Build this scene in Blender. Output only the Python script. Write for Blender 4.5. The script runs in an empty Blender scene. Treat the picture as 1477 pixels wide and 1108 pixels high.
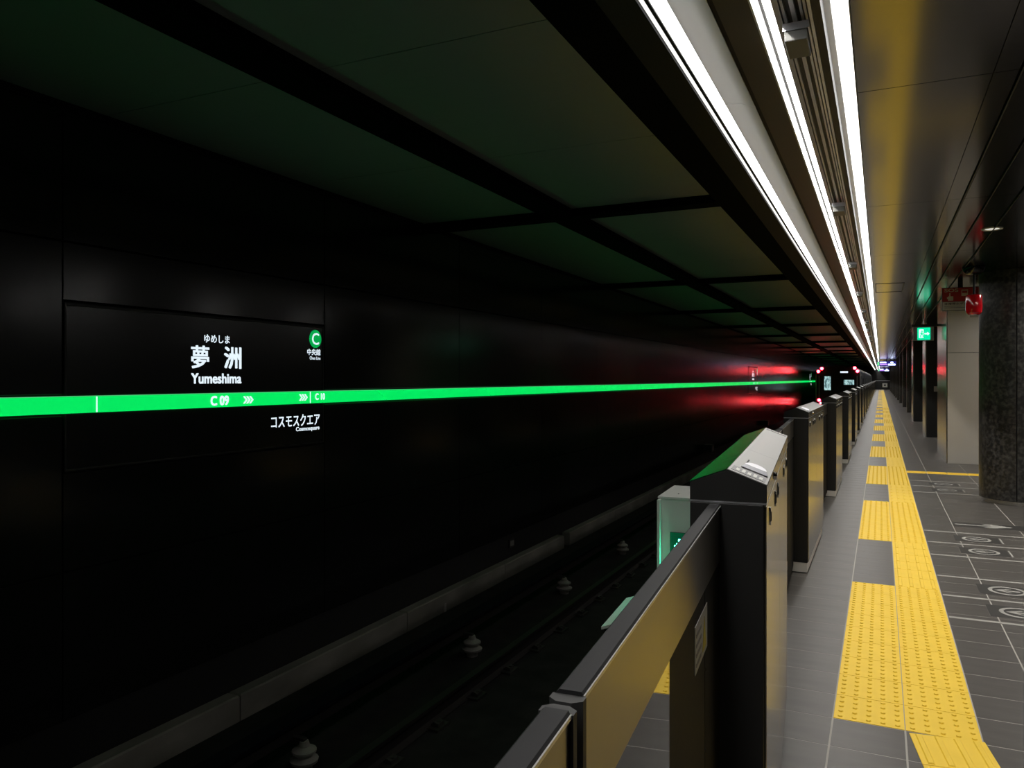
import bpy, math, random
from mathutils import Matrix, Vector
random.seed(7)
SC = bpy.context.scene
COL = SC.collection
PI = math.pi

# ------------------------------------------------------------------ camera, world, exposure
F, THETA, EYE, VY = 1110.0, math.radians(25.59), 1.575, 547.0
cam_data = bpy.data.cameras.new('camera')
cam_data.sensor_width = 36.0
cam_data.lens = F / 1477.0 * 36.0
cam_data.shift_y = -(554.0 - VY) / 1477.0
cam_data.clip_start = 0.02
cam_data.clip_end = 400
cam = bpy.data.objects.new('camera', cam_data)
COL.objects.link(cam)
cam.location = (0, 0, EYE)
cam.rotation_euler = (PI / 2, 0, THETA)
SC.camera = cam
world = bpy.data.worlds.new('world')
SC.world = world
world.use_nodes = True
world.node_tree.nodes['Background'].inputs[0].default_value = (0.02, 0.02, 0.02, 1)
world.node_tree.nodes['Background'].inputs[1].default_value = 0.1
SC.view_settings.view_transform = 'Standard'
SC.view_settings.look = 'None'
SC.view_settings.gamma = 1.0
SC.view_settings.use_curve_mapping = False
SC.view_settings.exposure = 0.0
try:
    SC.cycles.use_denoising = True
    SC.cycles.max_bounces = 10
    SC.cycles.diffuse_bounces = 4
    SC.cycles.glossy_bounces = 5
    SC.cycles.transmission_bounces = 8
    SC.cycles.caustics_reflective = True
    SC.cycles.sample_clamp_indirect = 4.0
except Exception:
    pass

LAMP = 5.0           # radiance of the visible white diffusers and the glowing right reflector
LAMP_W = 8.0         # watts per metre of the narrow LED line behind the lip
Y0, Y1 = -5.0, 129.0
ZC = 2.95            # platform ceiling height
WX = -4.70           # track wall panel face
BED = -1.15

ct, st = math.cos(THETA), math.sin(THETA)
# the LED line of the platform lights: narrow lamps tucked behind the trough's left lip
_y = Y0 + 0.2; _k = 0
while _y < Y1 - 1:
    L_ = 8.16 if _y < 60 else 16.32
    ld = bpy.data.lights.new('led_line_lamp', 'AREA')
    ld.shape = 'RECTANGLE'; ld.size = 0.007; ld.size_y = L_ - 0.02
    ld.energy = LAMP_W * L_
    ld.color = (1.0, 0.965, 0.92)
    ld.spread = math.radians(150)
    lo = bpy.data.objects.new('led_line_lamp', ld); COL.objects.link(lo)
    lo.location = (-0.4215, _y + L_ / 2, ZC + 0.075)
    lo.rotation_euler = (0, -math.radians(14), 0)
    _y += L_

# ------------------------------------------------------------------ materials
MATS = {}
def mat(name, color, rough=0.5, metal=0.0, spec=0.5, emit=None, estr=0.0, noise=None, bump=None, aniso=0.0, alpha=None, trans=0.0, ior=1.45, coat=0.0):
    m = bpy.data.materials.new(name)
    m.use_nodes = True
    nt = m.node_tree
    b = nt.nodes['Principled BSDF']
    b.inputs['Base Color'].default_value = (*color, 1)
    b.inputs['Roughness'].default_value = rough
    b.inputs['Metallic'].default_value = metal
    b.inputs['Specular IOR Level'].default_value = spec
    b.inputs['IOR'].default_value = ior
    b.inputs['Transmission Weight'].default_value = trans
    b.inputs['Coat Weight'].default_value = coat
    b.inputs['Anisotropic'].default_value = aniso
    if emit:
        b.inputs['Emission Color'].default_value = (*emit, 1)
        b.inputs['Emission Strength'].default_value = estr
    tc = None
    def texco():
        t = nt.nodes.new('ShaderNodeTexCoord')
        mp = nt.nodes.new('ShaderNodeMapping')
        nt.links.new(t.outputs['Object'], mp.inputs['Vector'])
        return mp
    if noise:                      # (scale xyz, color2, low, high)
        sc, c2, lo, hi = noise
        mp = texco(); mp.inputs['Scale'].default_value = sc
        nz = nt.nodes.new('ShaderNodeTexNoise'); nz.inputs['Scale'].default_value = 1.0
        nz.inputs['Detail'].default_value = 6
        cr = nt.nodes.new('ShaderNodeValToRGB')
        cr.color_ramp.elements[0].position = lo; cr.color_ramp.elements[0].color = (*color, 1)
        cr.color_ramp.elements[1].position = hi; cr.color_ramp.elements[1].color = (*c2, 1)
        nt.links.new(mp.outputs[0], nz.inputs['Vector'])
        nt.links.new(nz.outputs['Fac'], cr.inputs['Fac'])
        nt.links.new(cr.outputs['Color'], b.inputs['Base Color'])
    if bump:                       # (scale xyz, strength, distance)
        sc, s, d = bump
        mp = texco(); mp.inputs['Scale'].default_value = sc
        nz = nt.nodes.new('ShaderNodeTexNoise'); nz.inputs['Scale'].default_value = 1.0
        nz.inputs['Detail'].default_value = 3
        bp = nt.nodes.new('ShaderNodeBump'); bp.inputs['Strength'].default_value = s; bp.inputs['Distance'].default_value = d
        nt.links.new(mp.outputs[0], nz.inputs['Vector'])
        nt.links.new(nz.outputs['Fac'], bp.inputs['Height'])
        nt.links.new(bp.outputs[0], b.inputs['Normal'])
    MATS[name] = m
    return m

M = {}
M['wall'] = mat('black_metal_panel', (0.009, 0.0095, 0.0095), 0.18, 0.0, 0.5, bump=((0.5, 0.9, 0.9), 0.05, 0.01))
M['wall_gap'] = mat('black_gap', (0.004, 0.004, 0.004), 0.9)
M['concrete'] = mat('concrete', (0.15, 0.145, 0.125), 0.9, 0.0, 0.2, noise=((3, 1.5, 3), (0.24, 0.23, 0.205), 0.35, 0.7))
M['bed'] = mat('track_slab', (0.014, 0.014, 0.013), 0.9, 0.0, 0.15, noise=((4, 4, 4), (0.030, 0.030, 0.027), 0.3, 0.7))
M['rail'] = mat('rail_steel', (0.03, 0.026, 0.024), 0.6, 0.4)
M['clip'] = mat('rail_clip', (0.04, 0.037, 0.033), 0.6, 0.2)
M['insul'] = mat('insulator', (0.35, 0.33, 0.30), 0.5)
M['cover3'] = mat('third_rail_cover', (0.006, 0.006, 0.010), 0.9, 0.0, 0.1)
M['tile'] = mat('grey_tile', (0.062, 0.056, 0.049), 0.40, 0.0, 0.45, noise=((2.5, 14, 3), (0.096, 0.088, 0.078), 0.3, 0.75), bump=((160, 160, 160), 0.25, 0.0006))
M['grout'] = mat('grout', (0.42, 0.40, 0.36), 0.8, 0.0, 0.2)
M['yellow'] = mat('yellow_tactile', (0.93, 0.63, 0.055), 0.55, 0.0, 0.35, noise=((7, 7, 7), (0.86, 0.58, 0.045), 0.4, 0.8))
M['mark'] = mat('marking_grey', (0.34, 0.33, 0.30), 0.6)
M['mark_dark'] = mat('marking_dark', (0.030, 0.028, 0.025), 0.45)
M['ceil'] = mat('satin_ceiling', (0.105, 0.10, 0.092), 0.14, 1.0, 0.5, bump=((0.5, 1.2, 1.0), 0.05, 0.01))
M['ceil_gap'] = mat('ceiling_gap', (0.01, 0.01, 0.01), 0.8)
M['slot'] = mat('slot_trim', (0.03, 0.03, 0.03), 0.4, 0.5)
M['fascia'] = mat('black_fascia', (0.014, 0.014, 0.014), 0.6)
M['brown'] = mat('satin_strip', (0.17, 0.155, 0.145), 0.4, 0.4)
M['tceil'] = mat('track_ceiling', (0.42, 0.44, 0.43), 0.5, 0.0, 0.3, bump=((1.5, 5, 1.5), 0.25, 0.03))
M['tbeam'] = mat('track_beam', (0.004, 0.004, 0.004), 0.95, 0.0, 0.05)
M['white'] = mat('white_reflector', (0.82, 0.82, 0.82), 0.45)
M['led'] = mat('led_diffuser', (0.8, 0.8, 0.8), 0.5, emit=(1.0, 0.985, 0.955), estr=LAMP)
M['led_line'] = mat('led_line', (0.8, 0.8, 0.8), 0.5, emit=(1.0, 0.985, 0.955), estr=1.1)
M['alu'] = mat('aluminium', (0.85, 0.85, 0.9), 0.32, 1.0)
M['greybox'] = mat('grey_box', (0.22, 0.22, 0.21), 0.5, 0.3)
M['cab_dark'] = mat('gate_black', (0.013, 0.013, 0.0125), 0.42, 0.0, 0.45)
M['cab_roofdark'] = mat('gate_black_gloss', (0.30, 0.33, 0.31), 0.10, 1.0, 0.5, bump=((3, 14, 3), 0.07, 0.01))
M['cab_face'] = mat('gate_stainless', (0.31, 0.285, 0.235), 0.17, 1.0, bump=((40, 40, 0.6), 0.10, 0.002))
M['cab_top'] = mat('gate_light_top', (0.33, 0.33, 0.32), 0.45, 0.3)
M['steel'] = mat('stainless', (0.55, 0.53, 0.49), 0.22, 1.0, bump=((30, 30, 0.5), 0.06, 0.002))
M['steel_front'] = mat('stainless_front', (0.80, 0.76, 0.68), 0.38, 0.45, 0.5, bump=((2, 2, 1.2), 0.06, 0.02))
M['leaf_dark'] = mat('leaf_black', (0.010, 0.010, 0.0095), 0.6, 0.0, 0.12)
M['chrome'] = mat('chrome', (0.75, 0.75, 0.74), 0.12, 1.0)
M['leaf'] = mat('leaf_rail', (0.20, 0.185, 0.155), 0.30, 1.0)
M['leaf_top'] = mat('leaf_top', (0.016, 0.016, 0.017), 0.5, 0.0, 0.25)
M['rubber'] = mat('rubber', (0.03, 0.03, 0.03), 0.55)
M['glass'] = mat('clear_glass', (0.75, 0.8, 0.78), 0.01, trans=1.0, ior=1.5)
M['edge'] = mat('leaf_edge', (0.6, 0.6, 0.58), 0.3, 0.8)
M['paper'] = mat('sticker_white', (0.6, 0.6, 0.56), 0.6)
M['ink'] = mat('ink', (0.03, 0.03, 0.03), 0.7)
M['inkgrey'] = mat('ink_grey', (0.25, 0.25, 0.25), 0.6)
M['warn'] = mat('warning_yellow', (0.75, 0.62, 0.04), 0.5)
M['sigbox'] = mat('signal_housing', (0.88, 0.89, 0.83), 0.5)
M['sigdark'] = mat('signal_panel', (0.01, 0.03, 0.018), 0.4)
M['siggreen'] = mat('signal_led', (0.02, 0.5, 0.2), 0.5, emit=(0.06, 0.95, 0.55), estr=22.0)
M['sigled'] = mat('signal_led_dim', (0.01, 0.12, 0.05), 0.5, emit=(0.0, 0.20, 0.08), estr=0.25)
M['band'] = mat('green_light_band', (0.0, 0.3, 0.1), 0.4, emit=(0.0, 0.80, 0.118), estr=1.0)
M['bandtop'] = mat('green_band_edge', (0.3, 0.6, 0.45), 0.35, emit=(0.12, 0.55, 0.24), estr=0.7)
M['signglass'] = mat('sign_glass', (0.009, 0.0095, 0.0095), 0.22, 0.0, 0.6)
M['signframe'] = mat('sign_frame', (0.035, 0.035, 0.034), 0.4, 0.6)
M['glow'] = mat('lit_lettering', (0.8, 0.8, 0.8), 0.5, emit=(0.80, 0.92, 1.0), estr=1.0)
M['glowc'] = mat('lit_green_disc', (0.0, 0.3, 0.1), 0.5, emit=(0.0, 0.42, 0.08), estr=0.8)
M['granite'] = mat('black_granite', (0.014, 0.014, 0.0135), 0.38, 0.0, 0.5, noise=((22, 22, 22), (0.075, 0.073, 0.068), 0.42, 0.70), bump=((40, 40, 40), 0.1, 0.002))
M['dark'] = mat('dark_panel', (0.012, 0.012, 0.0115), 0.5)
M['trainb'] = mat('train_black', (0.006, 0.006, 0.007), 0.3)
M['trains'] = mat('train_silver', (0.42, 0.43, 0.43), 0.35, 1.0)
M['traing'] = mat('train_glass', (0.01, 0.015, 0.017), 0.1)
M['trainw'] = mat('train_lit_window', (0.1, 0.2, 0.2), 0.3, emit=(0.30, 0.58, 0.62), estr=0.8, noise=None)
M['tail'] = mat('tail_lamp', (0.5, 0.0, 0.0), 0.3, emit=(1.0, 0.015, 0.03), estr=45.0)
M['tailcore'] = mat('tail_lamp_core', (0.6, 0.1, 0.1), 0.3, emit=(1.0, 0.35, 0.33), estr=30.0)
M['exitg'] = mat('exit_green', (0.0, 0.4, 0.2), 0.5, emit=(0.0, 0.62, 0.30), estr=1.3)
M['exitw'] = mat('exit_white', (0.8, 0.8, 0.8), 0.5, emit=(0.75, 1.0, 0.9), estr=1.2)
M['exitf'] = mat('exit_frame', (0.30, 0.30, 0.28), 0.4, 0.5)
M['red'] = mat('sos_red', (0.42, 0.030, 0.022), 0.45)
M['cream'] = mat('sos_cream', (0.55, 0.55, 0.47), 0.5)
M['redlamp'] = mat('red_lens', (0.60, 0.006, 0.014), 0.12, 0.0, 0.8, coat=1.0)
M['lens'] = mat('downlight_lens', (0.6, 0.6, 0.6), 0.4, emit=(1, 0.97, 0.9), estr=0.6)
M['dome'] = mat('black_dome', (0.006, 0.006, 0.006), 0.12, 0.0, 0.6)
M['lcd_white'] = mat('lcd_white', (0.5, 0.5, 0.6), 0.4, emit=(0.65, 0.72, 1.0), estr=3.0)
M['lcd_purple'] = mat('lcd_purple', (0.2, 0.1, 0.3), 0.4, emit=(0.32, 0.16, 0.55), estr=2.2)
M['lcd_blue'] = mat('lcd_blue', (0.05, 0.05, 0.2), 0.4, emit=(0.02, 0.02, 0.20), estr=1.0)
M['lcd_green'] = mat('lcd_green', (0.05, 0.3, 0.1), 0.4, emit=(0.15, 0.6, 0.2), estr=1.2)

def vary_emission(m, sc, c1, c2):
    nt = m.node_tree; b = nt.nodes['Principled BSDF']
    t = nt.nodes.new('ShaderNodeTexCoord'); mp = nt.nodes.new('ShaderNodeMapping'); mp.inputs['Scale'].default_value = sc
    nz = nt.nodes.new('ShaderNodeTexNoise'); nz.inputs['Scale'].default_value = 1; nz.inputs['Detail'].default_value = 3
    cr = nt.nodes.new('ShaderNodeValToRGB'); cr.color_ramp.elements[0].position = .38; cr.color_ramp.elements[1].position = .62
    cr.color_ramp.elements[0].color = (*c1, 1); cr.color_ramp.elements[1].color = (*c2, 1)
    nt.links.new(t.outputs['Object'], mp.inputs[0]); nt.links.new(mp.outputs[0], nz.inputs['Vector']); nt.links.new(nz.outputs['Fac'], cr.inputs[0]); nt.links.new(cr.outputs[0], b.inputs['Emission Color'])
vary_emission(M['trainw'], (9, 9, 5), (0.06, 0.16, 0.18), (0.62, 0.95, 0.95))

# ------------------------------------------------------------------ mesh helpers
class MB:
    def __init__(s): s.v = []; s.f = []
    def box(s, x0, x1, y0, y1, z0, z1):
        b = len(s.v)
        s.v += [(x0, y0, z0), (x1, y0, z0), (x1, y1, z0), (x0, y1, z0), (x0, y0, z1), (x1, y0, z1), (x1, y1, z1), (x0, y1, z1)]
        s.f += [tuple(b + i for i in q) for q in ((0, 3, 2, 1), (4, 5, 6, 7), (0, 1, 5, 4), (1, 2, 6, 5), (2, 3, 7, 6), (3, 0, 4, 7))]
        return s
    def cham(s, x0, x1, y0, y1, z0, z1, c):        # box with a chamfered top rim
        b = len(s.v)
        s.v += [(x0, y0, z0), (x1, y0, z0), (x1, y1, z0), (x0, y1, z0), (x0, y0, z1 - c), (x1, y0, z1 - c), (x1, y1, z1 - c), (x0, y1, z1 - c),
                (x0 + c, y0 + c, z1), (x1 - c, y0 + c, z1), (x1 - c, y1 - c, z1), (x0 + c, y1 - c, z1)]
        s.f += [tuple(b + i for i in q) for q in ((0, 3, 2, 1), (0, 1, 5, 4), (1, 2, 6, 5), (2, 3, 7, 6), (3, 0, 4, 7), (4, 5, 9, 8), (5, 6, 10, 9), (6, 7, 11, 10), (7, 4, 8, 11), (8, 9, 10, 11))]
        return s
    def quad(s, *p):
        b = len(s.v); s.v += [tuple(q) for q in p]; s.f.append(tuple(range(b, b + len(p)))); return s
    def extr(s, poly, axis, a0, a1):               # closed 2D polygon extruded along an axis; poly in the other two axes in order
        b = len(s.v); n = len(poly)
        def mk(p, a):
            return (a, p[0], p[1]) if axis == 0 else ((p[0], a, p[1]) if axis == 1 else (p[0], p[1], a))
        s.v += [mk(p, a0) for p in poly] + [mk(p, a1) for p in poly]
        s.f.append(tuple(b + i for i in range(n)))
        s.f.append(tuple(b + n + i for i in reversed(range(n))))
        for i in range(n):
            j = (i + 1) % n
            s.f.append((b + i, b + n + i, b + n + j, b + j))
        return s
    def cyl(s, c, r0, r1, z0, z1, n=16, axis=2):
        b = len(s.v)
        for r, z in ((r0, z0), (r1, z1)):
            for i in range(n):
                a = 2 * PI * i / n; p, q = r * math.cos(a), r * math.sin(a)
                s.v.append({2: (c[0] + p, c[1] + q, z), 1: (c[0] + p, z, c[1] + q), 0: (z, c[0] + p, c[1] + q)}[axis])
        s.f.append(tuple(b + i for i in reversed(range(n)))); s.f.append(tuple(b + n + i for i in range(n)))
        for i in range(n):
            j = (i + 1) % n; s.f.append((b + i, b + j, b + n + j, b + n + i))
        return s
    def lathe(s, c, prof, n=20):
        b = len(s.v); k = len(prof)
        for r, z in prof:
            for i in range(n):
                a = 2 * PI * i / n; s.v.append((c[0] + r * math.cos(a), c[1] + r * math.sin(a), z))
        for m in range(k - 1):
            for i in range(n):
                j = (i + 1) % n; s.f.append((b + m * n + i, b + m * n + j, b + (m + 1) * n + j, b + (m + 1) * n + i))
        s.f.append(tuple(b + i for i in reversed(range(n)))); s.f.append(tuple(b + (k - 1) * n + i for i in range(n)))
        return s
    def mesh(s, name, m, smooth=False, bevel=None):
        me = bpy.data.meshes.new(name)
        me.from_pydata(s.v, [], s.f)
        import bmesh
        bm = bmesh.new(); bm.from_mesh(me)
        bmesh.ops.recalc_face_normals(bm, faces=bm.faces)
        if bevel:
            bmesh.ops.bevel(bm, geom=[e for e in bm.edges if e.calc_face_angle(0) > 0.5], offset=bevel, segments=2, affect='EDGES', profile=0.5)
        bm.to_mesh(me); bm.free()
        me.materials.append(m)
        if smooth:
            for p in me.polygons: p.use_smooth = True
            try: me.set_sharp_from_angle(angle=math.radians(35))
            except Exception: pass
        return me
    def build(s, name, m, parent=None, smooth=False, bevel=None):
        return link(name, s.mesh(name, m, smooth, bevel), parent)

def link(name, data, parent=None):
    o = bpy.data.objects.new(name, data); COL.objects.link(o)
    if parent is not None: o.parent = parent
    return o
def tag(o, label=None, cat=None, group=None, kind=None):
    if label: o['label'] = label
    if cat: o['category'] = cat
    if group: o['group'] = group
    if kind: o['kind'] = kind
    return o
def empty(name, loc=(0, 0, 0), rz=0, label=None, cat=None, group=None, kind=None):
    o = link(name, None); o.location = loc; o.rotation_euler = (0, 0, rz); o.empty_display_size = 0.1
    return tag(o, label, cat, group, kind)
def children(o): return [c for c in bpy.data.objects if c.parent is o]
def copy_tree(o, parent=None, kids=None):
    kids = kids or {}
    if not kids:
        for c in bpy.data.objects:
            if c.parent is not None: kids.setdefault(c.parent.name, []).append(c)
    def rec(a, par):
        c = a.copy(); COL.objects.link(c); c.parent = par
        for ch in kids.get(a.name, []): rec(ch, c)
        return c
    return rec(o, parent)

_tc = {}
def text_mesh(body, m, offset=0.012, extrude=0.0):
    key = (body, m.name, offset)
    cu = bpy.data.curves.new('lettering', 'FONT'); cu.body = body; cu.size = 1.0
    cu.offset = offset; cu.extrude = extrude; cu.fill_mode = 'FRONT' if extrude == 0 else 'BOTH'; cu.resolution_u = 3
    o = bpy.data.objects.new('lettering_source', cu); COL.objects.link(o)
    dg = bpy.context.evaluated_depsgraph_get(); dg.update()
    me = bpy.data.meshes.new_from_object(o.evaluated_get(dg), preserve_all_data_layers=False, depsgraph=dg)
    bpy.data.objects.remove(o); bpy.data.curves.remove(cu)
    me.materials.clear(); me.materials.append(m)
    return me
# frames: matrices taking text (x right, y up, z towards reader) to the place
FR_WALL = Matrix(((0, 0, 1, 0), (1, 0, 0, 0), (0, 1, 0, 0), (0, 0, 0, 1)))      # reader looks towards -X
FR_FRONT = Matrix(((1, 0, 0, 0), (0, 0, -1, 0), (0, 1, 0, 0), (0, 0, 0, 1)))    # reader looks towards +Y
def fit_text(body, m, frame, a0, a1, b0, b1, d, parent, name='lettering', offset=0.012, mirror=False):
    """fit the text to the rectangle a0..a1 (rightwards) x b0..b1 (up) at depth d in front"""
    me = text_mesh(body, m, 0.0)
    xs = [v.co.x for v in me.vertices]; ys = [v.co.y for v in me.vertices]
    x0, x1, y0, y1 = min(xs), max(xs), min(ys), max(ys)
    for v in me.vertices:
        v.co = frame @ Vector((a0 + (v.co.x - x0) / (x1 - x0) * (a1 - a0), b0 + (v.co.y - y0) / (y1 - y0) * (b1 - b0), d))
    if offset > 0:
        import bmesh
        bm = bmesh.new()
        bm.from_mesh(me)
        sh = offset * (a1 - a0) / (x1 - x0) * 1.3; sv = offset * (b1 - b0) / (y1 - y0) * 0.8
        R = frame.to_3x3()
        for q, (dx_, dy_) in enumerate(((-sh, sv), (sh, sv), (-sh, -sv), (sh, -sv))):
            m2 = me.copy()
            for v in m2.vertices: v.co += R @ Vector((dx_, dy_, 0.00006 * (q + 1)))
            bm.from_mesh(m2); bpy.data.meshes.remove(m2)
        bm.to_mesh(me); bm.free()
    return link(name, me, parent)

def wall_pt(u, v, X=WX):
    """where the line of sight through a pixel of the photograph meets the wall plane x = X"""
    xc = (u - 738.5) / F
    # point = Zc*(xc*right + fwd): X = Zc*(xc*ct - st), Y = Zc*(xc*st + ct)
    zc = X / (xc * ct - st)
    return zc * (xc * st + ct), EYE - (v - VY) * zc / F

# ------------------------------------------------------------------ track wall
# courses and modules measured as one repeating panel grid
MOD = 2.56; S0 = 3.185
SIGN_Z0, SIGN_Z1 = 0.976, 2.077
BZ0, BZ1 = 1.355, 1.462
wall = MB().box(WX - 0.35, WX - 0.03, Y0, Y1 + 3, BED, 3.5).build('wall_left', M['wall_gap']); tag(wall, kind='structure')
panel_cache = {}
def panel(z0, z1, y0, y1):
    k = (round(z0, 3), round(z1, 3), round(y1 - y0, 3))
    if k not in panel_cache:
        panel_cache[k] = MB().extr([(WX - 0.028, z0 + 0.006), (WX - 0.002, z0 + 0.006), (WX, z0 + 0.008), (WX, z1 - 0.008), (WX - 0.002, z1 - 0.006), (WX - 0.028, z1 - 0.006)], 1, 0.006, y1 - y0 - 0.006).mesh('wall_panel', M['wall'])
    o = link('wall_panel', panel_cache[k], wall); o.location = (0, y0, 0)
sign_cols = {0: 1, 11: 1, 22: 1}
i = -4
while S0 + i * MOD < Y1:
    a, b = S0 + i * MOD, S0 + (i + 1) * MOD
    if i in sign_cols: courses = [(-0.616, 0.34), (0.34, SIGN_Z0), (SIGN_Z1, 2.456), (2.456, 3.30)]
    else: courses = [(-0.616, 0.34), (0.34, BZ0 - .01), (BZ1 + .01, 2.456), (2.456, 3.30)]
    for z0, z1 in courses: panel(z0, z1, a, b)
    i += 1
conc = MB()
c = MB().box(WX - 0.10, WX - 0.07, Y0, Y1, -0.94, -0.616)
conc_o = c.build('trim_1', M['concrete']); tag(conc_o, kind='structure')
# curb: precast blocks with joints
curb = empty('trim_2', kind='structure')
y = Y0
cb = None
while y < 60:
    L = 2.4
    if abs(y + L - 12.4) < 1.2: L2 = L - 0.25
    else: L2 = L - 0.012
    key = ('curb', L2)
    if key not in panel_cache:
        panel_cache[key] = MB().cham(WX - 0.03, WX + 0.10, 0, L2, BED, -0.94, 0.012).mesh('curb_block', M['concrete'])
    o = link('curb_block', panel_cache[key], curb); o.location = (0, y, 0)
    y += L
MB().box(WX - 0.03, WX + 0.10, y, Y1, BED, -0.94).build('curb_run', M['concrete'], curb)
for yy in [2.2 + 1.35 * k for k in range(14)]:           # joints in the concrete strip
    MB().box(WX - 0.071, WX - 0.067, yy, yy + 0.01, -0.94, -0.62).build('joint', M['wall_gap'], conc_o)

# green light band
band = empty('light_band', (WX, 0, (BZ0 + BZ1) / 2), label='long glowing green line running along the black track wall', cat='light band')
H = (BZ1 - BZ0) / 2
def band_seg(y0, y1, s0=1, s1=1):
    sl = 0.15
    m = MB()
    g = 0.008
    # slanted joints: top leads towards the camera
    pts = [(y0 + sl * s0 + g, -H), (y1 + sl * s1 - g, -H), (y1 - g, H), (y0 + g, H)]
    m.quad(*[(0.02, p, q) for p, q in pts]); m.quad(*[(-0.02, p, q) for p, q in reversed(pts)])
    for k in range(4):
        p, q = pts[k], pts[(k + 1) % 4]
        m.quad((-0.02, *p), (-0.02, *q), (0.02, *q), (0.02, *p))
    o = m.build('light_segment', M['band'], band)
    MB().box(-0.01, 0.021, y0 + .01, y1 - .01, H, H + 0.004).build('segment_edge', M['bandtop'], o)
ys = [-5.0, -2.2, 6.6 - 7.2, 6.6 - 3.5]
segs = [(-5, -2.6, 0, 1), (-2.6, -.2, 1, 1), (-.2, 6.57, 1, 1)]
y = 6.57
while y < 124: segs.append((y, y + 2.4, 1, 1)); y += 2.4
for s in segs: band_seg(*s)

# station sign (one wall module), three along the wall
def make_sign():
    cy = S0
    t = empty('station_sign', (WX, S0, SIGN_Z0), label='nearest black station name sign reading Yumeshima on the track wall', cat='sign', group='station name signs on the track wall')
    W = MOD - 0.012; Hh = SIGN_Z1 - SIGN_Z0
    x0 = 0.004
    lo = BZ0 - SIGN_Z0 - 0.006; hi = BZ1 - SIGN_Z0 + 0.012
    MB().box(-0.025, x0, 0.02, W - 0.02, 0.02, lo).build('lower_screen', M['signglass'], t)
    MB().box(-0.025, x0, 0.02, W - 0.02, hi, Hh - 0.03).build('upper_screen', M['signglass'], t)
    fr = MB()
    fr.box(-0.025, 0.010, 0.008, 0.020, 0.008, lo); fr.box(-0.025, 0.010, 0.008, 0.020, hi, Hh - 0.012)
    fr.box(-0.025, 0.010, W - 0.020, W - 0.008, 0.008, lo); fr.box(-0.025, 0.010, W - 0.020, W - 0.008, hi, Hh - 0.012)
    fr.box(-0.025, 0.010, 0.02, W - 0.02, Hh - 0.030, Hh - 0.012); fr.box(-0.025, 0.010, 0.02, W - 0.02, 0.008, 0.020)
    fr.build('frame', M['signframe'], t)
    def txt(body, u0, u1, vt, vb, m=M['glow'], d=0.006, off=0.012, name='lettering'):
        um = (u0 + u1) / 2
        ya, _ = wall_pt(u0, 547); yb, _ = wall_pt(u1, 547)
        _, zt = wall_pt(um, vt); _, zb = wall_pt(um, vb)
        return fit_text(body, m, FR_WALL, ya - S0, yb - S0, zb - SIGN_Z0, zt - SIGN_Z0, d, t, name, off)
    txt('ゆめしま', 294, 330.5, 483.5, 495)
    txt('夢', 275.5, 300.5, 499, 531, off=0.02)
    txt('洲', 323, 346.8, 501, 531.5, off=0.02)
    txt('Yumeshima', 275.3, 347, 539.0, 553.0, off=0.026)
    txt('中央線', 442.5, 461.5, 503.5, 512.5)
    txt('Chuo Line', 446, 461.3, 514.5, 518.8)
    txt('コスモスクエア', 390.5, 460.3, 598.3, 615)
    txt('Cosmosquare', 426.3, 459.8, 615, 622.5, off=0.022)
    txt('C 09', 301, 326.5, 571.3, 584.5, d=0.0245, off=0.03)
    txt('C 10', 452, 465.5, 567.5, 576.5, d=0.0245, off=0.025)
    def chev(u, n=3):
        ya, zz = wall_pt(u, 577 if u < 400 else 573.5)
        m = MB(); hh = 0.030
        for k in range(n):
            a = ya - S0 + k * 0.033; cz = zz - SIGN_Z0; w = 0.021
            for sgn in (1, -1):
                m.quad((0.0245, a, cz + sgn * hh), (0.0245, a + w, cz + sgn * hh), (0.0245, a + w + 0.028, cz), (0.0245, a + 0.028, cz))
        m.build('direction_arrow', M['glow'], t)
    chev(347.5); chev(428.3)
    for u in (136.3, 444.8):
        ya, _ = wall_pt(u, 547)
        MB().box(0.022, 0.0245, ya - S0 - .004, ya - S0 + .004, BZ0 - SIGN_Z0 + .002, BZ1 - SIGN_Z0 - .002).build('tick_mark', M['glow'], t)
    ya, zz = wall_pt(454.2, 489)
    d = MB().cyl((ya - S0, zz - SIGN_Z0), 0.083, 0.083, 0.002, 0.006, 40, 0).build('line_symbol', M['glowc'], t)
    yb0, z0 = wall_pt(449.2, 497); yb1, z1 = wall_pt(459, 481)
    fit_text('C', M['glow'], FR_WALL, yb0 - S0, yb1 - S0, z0 - SIGN_Z0, z1 - SIGN_Z0, 0.009, d, 'lettering', 0.006)
    return t
sign = make_sign()
for k, lab in ((11, 'second black station name sign, small and oblique beside red reflections'), (22, 'farthest tiny station name sign just before the train')):
    s2 = copy_tree(sign); s2.location.y = S0 + k * MOD; s2['label'] = lab

# small fittings on the wall foot
def plate(u, v, w, h, label, txt=None, X=WX - 0.068):
    yy, zz = wall_pt(u, v, X)
    t = empty('number_plate', (X, yy, zz - h / 2), label=label, cat='plate')
    MB().box(0, 0.004, -w / 2, w / 2, 0, h).build('plate_face', M['insul'], t)
    if txt: fit_text(txt, M['ink'], FR_WALL, -w * .33, w * .33, h * .3, h * .92, 0.006, t)
    return t
plate(206, 1015.5, 0.085, 0.12, 'small white plate with black 8 on the concrete wall foot', '8')
plate(555, 858, 0.10, 0.07, 'small pale plate on the concrete below the middle wall panels')
plate(642, 878, 0.05, 0.12, 'narrow pale plate standing against the curb face', X=WX + .102)
def box_on_wall(u, v, w, h, d, label, X=WX - .068):
    yy, zz = wall_pt(u, v, X)
    t = empty('junction_box', (X, yy, zz - h / 2), label=label, cat='box')
    MB().box(0, d, -w / 2, w / 2, 0, h).build('housing', M['cab_dark'], t, bevel=.004)
    MB().box(d, d + .004, -w * .35, w * .35, h * .2, h * .8).build('cover_plate', M['greybox'], t)
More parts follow.
